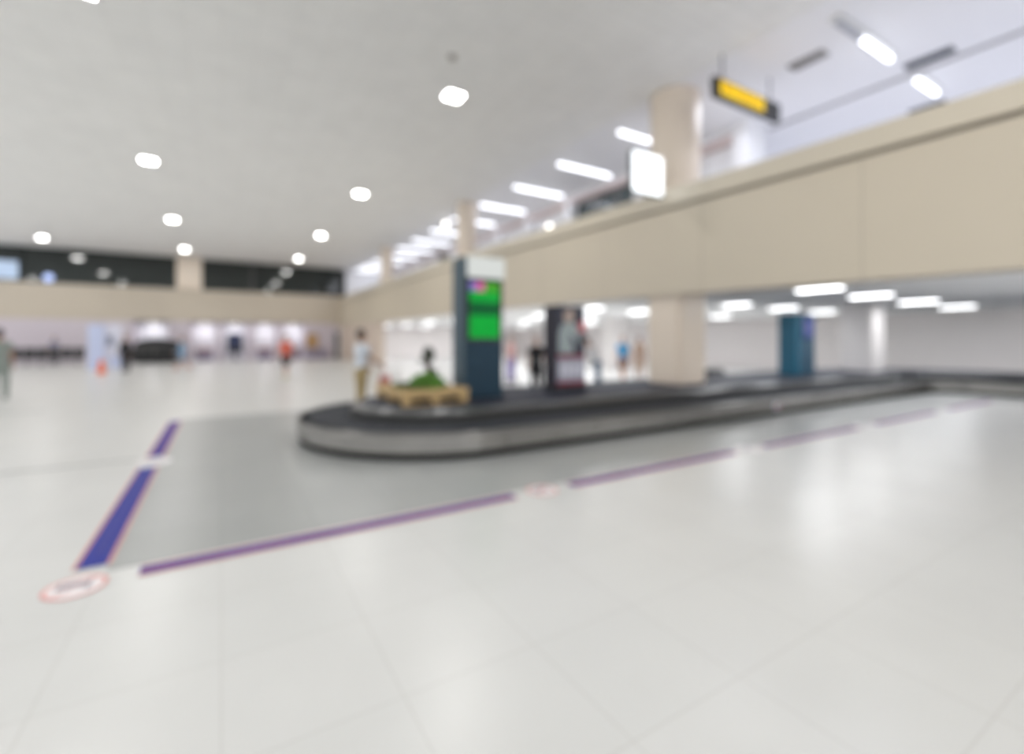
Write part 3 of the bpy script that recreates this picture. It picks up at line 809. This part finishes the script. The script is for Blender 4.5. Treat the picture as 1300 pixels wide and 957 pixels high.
# lit bay contents
def counter(x, lab):
    t = thing('counter', (x, YB + .6, 0), lab, 'counter', 'small counters in the lit bays')
    MB().box(-.5, .5, -.25, .25, 0, .72).build('body', M['counterbase'], t, bevel=.01)
    MB().box(-.55, .55, -.3, .3, .72, .92).build('worktop', M['counter'], t, bevel=.02)
counter(-1.05, 'small brown topped counter in the leftmost of four lit bays')
counter(2.9, 'small brown topped counter in the bay left of the orange shirted person')
counter(4.95, 'small brown topped counter in the bay right of the orange shirted person')
t = thing('video_screen', (.87, YB + .3, 0), 'tall dark blue screen standing in a lit bay', 'screen')
MB().box(-.5, .5, -.06, .06, .55, 2.0).build('panel', M['screenblack'], t, bevel=.02)
MB().box(-.4, .4, -.066, -.06, 1.2, 1.8).build('screen_image', emis('dim_blue_image', (.02, .028, .07), 1), t)
MB().box(-.05, .05, -.04, .04, .03, .55).box(-.35, .35, -.2, .2, 0, .03).build('stand', M['black'], t)
t = thing('amber_poster', (6.25, YB - .05, .9), 'amber coloured poster panel right of the lit bays', 'poster')
MB().box(-.42, .42, 0, .04, 0, 1.1).build('panel', M['orangeposter'], t, bevel=.01)
MB().box(-.46, .46, .02, .05, -.04, 1.14).build('frame', M['charcoal'], t)
t = thing('waste_bin', (6.95, YB - .6, 0), 'dark low bin under the amber poster', 'bin')
MB().tube([(0, 0, 0), (0, 0, .7), (0, 0, .74)], [.28, .32, .3], 20).build('body', M['counterbase'], t)
MB().tube([(0, 0, .74), (0, 0, .80)], [.31, .2], 20).build('lid', M['black'], t)
t = thing('waste_bin', (6.15, YB - .6, 0), 'mauve low bin left under the amber poster', 'bin')
MB().box(-.3, .3, -.2, .2, 0, .62).build('body', M['counterbase'], t, bevel=.03)
MB().box(-.32, .32, -.22, .22, .62, .68).build('lid', M['charcoal'], t, bevel=.02)
struct('door_1', MB().box(8.0, 8.32, YB - .12, YB, 0, 2.15), M['charcoal'])
struct('door_frame', MB().box(7.92, 8.0, YB - .14, YB, 0, 2.22), M['ventgrey'])

# ------------------------------------------------------------------ people
def remesh(mb, name, m, parent, vox, smooth_it=4, ratio=None, **props):
    me = bpy.data.meshes.new(name); me.from_pydata([tuple(v) for v in mb.v], [], mb.f)
    bm = bmesh.new(); bm.from_mesh(me); bmesh.ops.recalc_face_normals(bm, faces=bm.faces); bm.to_mesh(me); bm.free()
    o = bpy.data.objects.new(name, me); COL.objects.link(o)
    r = o.modifiers.new('r', 'REMESH'); r.mode = 'VOXEL'; r.voxel_size = vox
    if smooth_it:
        s_ = o.modifiers.new('s', 'SMOOTH'); s_.factor = .5; s_.iterations = smooth_it
    if ratio:
        d = o.modifiers.new('d', 'DECIMATE'); d.ratio = ratio
    dg = bpy.context.evaluated_depsgraph_get(); dg.update()
    nm = bpy.data.meshes.new_from_object(o.evaluated_get(dg))
    o.modifiers.clear(); o.data = nm; bpy.data.meshes.remove(me)
    nm.materials.clear(); nm.materials.append(m)
    for p in nm.polygons: p.use_smooth = True
    o.parent = parent
    for k, v in props.items(): o[k] = v
    return o

def limb(b, pts, rad):
    """tapered limb with rounded joints"""
    for i in range(len(pts) - 1):
        b.tube([pts[i], Vector(pts[i]).lerp(Vector(pts[i + 1]), .35), pts[i + 1]], [rad[i][0], rad[i][1], rad[i + 1][0]], 14)
    for p, r in zip(pts, rad): b.ball(p, r[0], 12, 8)

def person(loc, rz, H, lab, skin, hair, top_c, bot_c, pose, shoe='black', bottom='trousers', sleeve='short', hair_long=False, cap=None):
    """figure faces local +Y, built for a height of 1.72 and scaled by H; pose: angles in degrees"""
    t = thing('person', loc, lab, 'person', None, rz)
    k = H / 1.72
    def V(x, y, z): return Vector((x * k, y * k, z * k))
    lean = R(pose.get('lean', 0))
    def spine(h):  # point along the trunk above the pelvis
        return Vector((0, math.sin(lean) * h, .92 + math.cos(lean) * h)) * k
    pel = spine(0); waist = spine(.16); chest = spine(.38); neck0 = spine(.53); neck1 = spine(.60)
    headc = spine(.70) + V(0, .015, 0)
    legs, arms = [], []
    lift = 0
    for s_, nm in ((-1, 'l'), (1, 'r')):
        sw, kn = R(pose.get('leg_' + nm, 0)), R(pose.get('knee_' + nm, 4))
        hip = pel + V(s_ * .092, 0, -.03)
        knee = hip + V(s_ * .012, math.sin(sw) * .42, -math.cos(sw) * .42)
        ank = knee + V(0, math.sin(sw - kn) * .40, -math.cos(sw - kn) * .40)
        legs.append([hip, knee, ank])
    low = min(l[2].z for l in legs); dz = .075 * k - low
    def sh(v): return v + Vector((0, 0, dz))
    pel, waist, chest, neck0, neck1, headc = map(sh, (pel, waist, chest, neck0, neck1, headc))
    legs = [[sh(p) for p in l] for l in legs]
    for s_, nm in ((-1, 'l'), (1, 'r')):
        sw, ab, el = R(pose.get('arm_' + nm, 5)), R(pose.get('abd_' + nm, 9)), R(pose.get('elbow_' + nm, 12))
        shd = chest + Vector((s_ * .175 * k, math.sin(lean) * .07 * k, math.cos(lean) * .09 * k))
        d1 = Vector((s_ * math.sin(ab), math.sin(sw) * math.cos(ab), -math.cos(sw) * math.cos(ab)))
        elb = shd + d1 * .29 * k
        d2 = Vector((s_ * math.sin(ab) * .4, math.sin(sw + el), -math.cos(sw + el))).normalized()
        wr = elb + d2 * .25 * k
        arms.append((shd, elb, wr, d2, s_))
    b = MB()
    # trunk
    b.ball(pel, V(.155, .115, .13)); b.ball(waist, V(.135, .10, .15)); b.ball(chest, V(.165, .112, .19))
    b.ball(chest + V(0, 0, .07), V(.185, .085, .07))
    b.tube([neck0 - V(0, 0, .05), neck1 + V(0, 0, .03)], [.062 * k, .053 * k], 14)
    # head, jaw, nose, ears
    b.ball(headc + V(0, -.005, .025), V(.077, .095, .10), 20, 14)
    b.ball(headc + V(0, .035, -.05), V(.055, .055, .062), 16, 12)
    b.tube([headc + V(0, .088, .015), headc + V(0, .112, -.022), headc + V(0, .09, -.03)], [.008 * k, .014 * k, .010 * k], 8)
    b.ball(headc + V(0, .082, -.055), V(.024, .014, .010), 10, 6)
    for s_ in (-1, 1):
        b.ball(headc + V(s_ * .079, -.005, 0), V(.012, .022, .032), 10, 8)
    for l in legs:
        limb(b, l, [(.088 * k, .085 * k), (.056 * k, .058 * k), (.040 * k, .04 * k)])
        a = l[2]; b.ball(a + V(0, .05, -.04), V(.042, .12, .034), 12, 8)
    for shd, elb, wr, d2, s_ in arms:
        limb(b, [shd, elb, wr], [(.052 * k, .048 * k), (.038 * k, .04 * k), (.026 * k, .026 * k)])
        side = Vector((0, 1, 0)) - d2 * d2.y
        side = side.normalized() if side.length > .2 else Vector((0, 0, 1))
        nrm = d2.cross(side).normalized() * (-s_)
        palm = wr + d2 * .045 * k
        b.tube([wr, palm, wr + d2 * .085 * k], [.026 * k, .034 * k, .032 * k], 10)
        for j, (o_, ln) in enumerate(((-.030, .062), (-.010, .078), (.011, .083), (.031, .074))):
            base = wr + d2 * .085 * k + side * o_ * k
            m1 = base + d2 * ln * .5 * k + nrm * .006 * k
            b.tube([base - d2 * .02 * k, m1, m1 + (d2 * .5 + nrm * .35).normalized() * ln * .55 * k], [.0095 * k, .0088 * k, .0075 * k], 8)
        tb_ = wr + d2 * .03 * k + side * .026 * k
        b.tube([tb_, tb_ + (side * .6 + d2 * .8).normalized() * .035 * k, tb_ + (side * .35 + d2 + nrm * .3).normalized() * .07 * k], [.013 * k, .011 * k, .009 * k], 8)
    remesh(b, 'body', SK[skin], t, .0075, 2, .35)
    # shirt
    b = MB()
    b.ball(pel + V(0, 0, .02), V(.165, .13, .13)); b.ball(waist, V(.158, .122, .17)); b.ball(waist.lerp(chest, .5), V(.166, .124, .17)); b.ball(chest, V(.178, .126, .18))
    b.ball(chest + V(0, 0, .075), V(.195, .098, .072))
    for shd, elb, wr, d2, s_ in arms:
        if sleeve == 'short':
            e = shd.lerp(elb, .62); b.ball(shd, .056 * k); b.tube([shd, e], [.057 * k, .056 * k], 14)
        elif sleeve == 'long':
            limb(b, [shd, elb, wr.lerp(elb, .08)], [(.056 * k, .055 * k), (.048 * k, .047 * k), (.036 * k, .036 * k)])
    if bottom == 'dress':
        b.tube([pel + V(0, 0, .05), pel + V(0, 0, -.25), pel + V(0, 0, -.48)], [.16 * k, .20 * k, .24 * k], 20)
    remesh(b, 'dress' if bottom == 'dress' else 'shirt', CL[top_c], t, .013, 3)
    if bottom != 'dress':
        b = MB(); b.ball(pel + V(0, 0, -.03), V(.168, .132, .125))
        for hip, knee, ank in legs:
            if bottom == 'trousers': limb(b, [hip, knee, ank.lerp(knee, .05)], [(.105 * k, .1 * k), (.074 * k, .072 * k), (.058 * k, .058 * k)])
            else:
                e = hip.lerp(knee, .92); b.tube([hip, e], [.108 * k, .088 * k], 16); b.ball(hip, .106 * k)
        remesh(b, 'trousers' if bottom == 'trousers' else 'shorts', CL[bot_c], t, .013, 3)
    for hip, knee, ank in legs:
        b = MB(); b.ball(ank + V(0, .045, -.038), V(.052, .142, .036), 14, 8); b.ball(ank + V(0, -.02, -.01), V(.05, .06, .05), 12, 8)
        b.v = [(v[0], v[1], max(v[2], ank.z - .075 * k)) for v in b.v]
        b.build('shoe', CL[shoe], t, smooth=True)
    # hair: a cap that leaves the face free
    b = MB()
    b.ball(headc + V(0, -.022, .042), V(.088, .098, .098), 18, 12)
    b.ball(headc + V(0, -.045, .0), V(.082, .07, .09), 16, 10)
    if hair_long: b.tube([headc + V(0, -.06, 0), headc + V(0, -.075, -.14), headc + V(0, -.07, -.24)], [.075 * k, .07 * k, .04 * k], 14)
    remesh(b, 'hair', M[hair], t, .011, 2)
    for s_ in (-1, 1):
        MB().ball(headc + V(s_ * .030, .0755, .020), .0085 * k, 10, 8).build('eye', M['bezel'], t, smooth=True)
    if cap:
        MB().ball(headc + V(0, -.015, .075), V(.094, .108, .07), 18, 10).ball(headc + V(0, .11, .055), V(.07, .07, .01), 12, 6).build('cap', CL[cap], t, smooth=True)
    return t, arms, k

walk = dict(leg_l=20, knee_l=4, leg_r=-18, knee_r=14, arm_l=-16, arm_r=18, elbow_l=15, elbow_r=25)
stand = dict(leg_l=2, leg_r=-2)
WHERE = {}
p, arms, k = person((2.52, 10.25, 0), R(-75), 1.70, 'person in pale grey-white shirt and khaki trousers behind the rounded carousel end',
       'tan', 'hair', 'white', 'khaki', dict(leg_l=3, leg_r=-3, arm_l=10, elbow_l=40, arm_r=25, elbow_r=30), shoe='brown')
# red bag held in the right hand of that person
hand = arms[1][2] + arms[1][3] * .12
hw = Matrix.Rotation(R(-75), 3, 'Z') @ hand + Vector((2.52, 10.25, 0))
t = thing('handbag', (hw.x, hw.y, hw.z - .37), 'small red bag held by the person in the white shirt', 'bag')
MB().box(-.12, .12, -.05, .05, 0, .2).build('pouch', CL['coral'], t, bevel=.03)
MB().tube([(-.08, 0, .19), (-.05, 0, .31), (0, 0, .35), (.05, 0, .31), (.08, 0, .19)], .009, 8).build('handle', CL['coral'], t)
person((2.19, 20.82, 0), R(150), 1.76, 'person walking in orange-red shirt and black shorts on open floor',
       'light', 'hair', 'orange', 'black', dict(leg_l=24, knee_l=4, leg_r=-22, knee_r=12, arm_l=-20, arm_r=20, elbow_l=20, elbow_r=30), shoe='lime', bottom='shorts')
person((-4.78, 16.98, 0), R(20), 1.76, 'person in grey shirt with dark hair cut off by the left edge', 'tan', 'hair', 'grey', 'grey', stand, shoe='grey')
person((-3.9, 28.9, 0), R(160), 1.70, 'person in black clothes with brown hair right of the pale banners', 'tan', 'hairbrown', 'black', 'black', stand, sleeve='long')
person((-1.75, 30.3, 0), R(100), 1.68, 'person in light blue shirt left of the four lit bays', 'light', 'hairbrown', 'lightblue', 'lightblue', walk, shoe='coral', bottom='shorts', sleeve='long')
person((-8.75, 39.6, 0), R(180), 1.70, 'person in blue-grey shirt behind the waiting benches', 'tan', 'hair', 'bluegrey', 'black', stand)
person((8.85, 14.6, 0), R(200), 1.62, 'person in pink top and purple trousers just right of the display tower', 'light', 'hairbrown', 'pink', 'purple', stand)
person((12.58, 12.81, 0), R(120), 1.66, 'person in bright blue top and brown shorts near the square column', 'light', 'hairbrown', 'azure', 'brown', walk, shoe='brown', bottom='shorts')
person((13.95, 13.3, 0), R(150), 1.62, 'person with long dark hair in tan dress beside the square column', 'tan', 'hair', 'tan', 'tan', stand, bottom='dress', hair_long=True, shoe='tan')
person((9.15, 10.35, 0), R(70), 1.64, 'person in white shirt and jeans leaning over right of the poster stand', 'light', 'hairbrown', 'offwhite', 'denim',
       dict(lean=28, leg_l=6, leg_r=-14, knee_r=4, arm_l=62, arm_r=50, elbow_l=10, elbow_r=10), sleeve='long')
person((6.92, 10.15, 0), R(150), 1.60, 'person in black clothes standing just left of the poster stand', 'tan', 'hair', 'black', 'black', dict(leg_l=3, leg_r=-3, arm_l=10), sleeve='short')
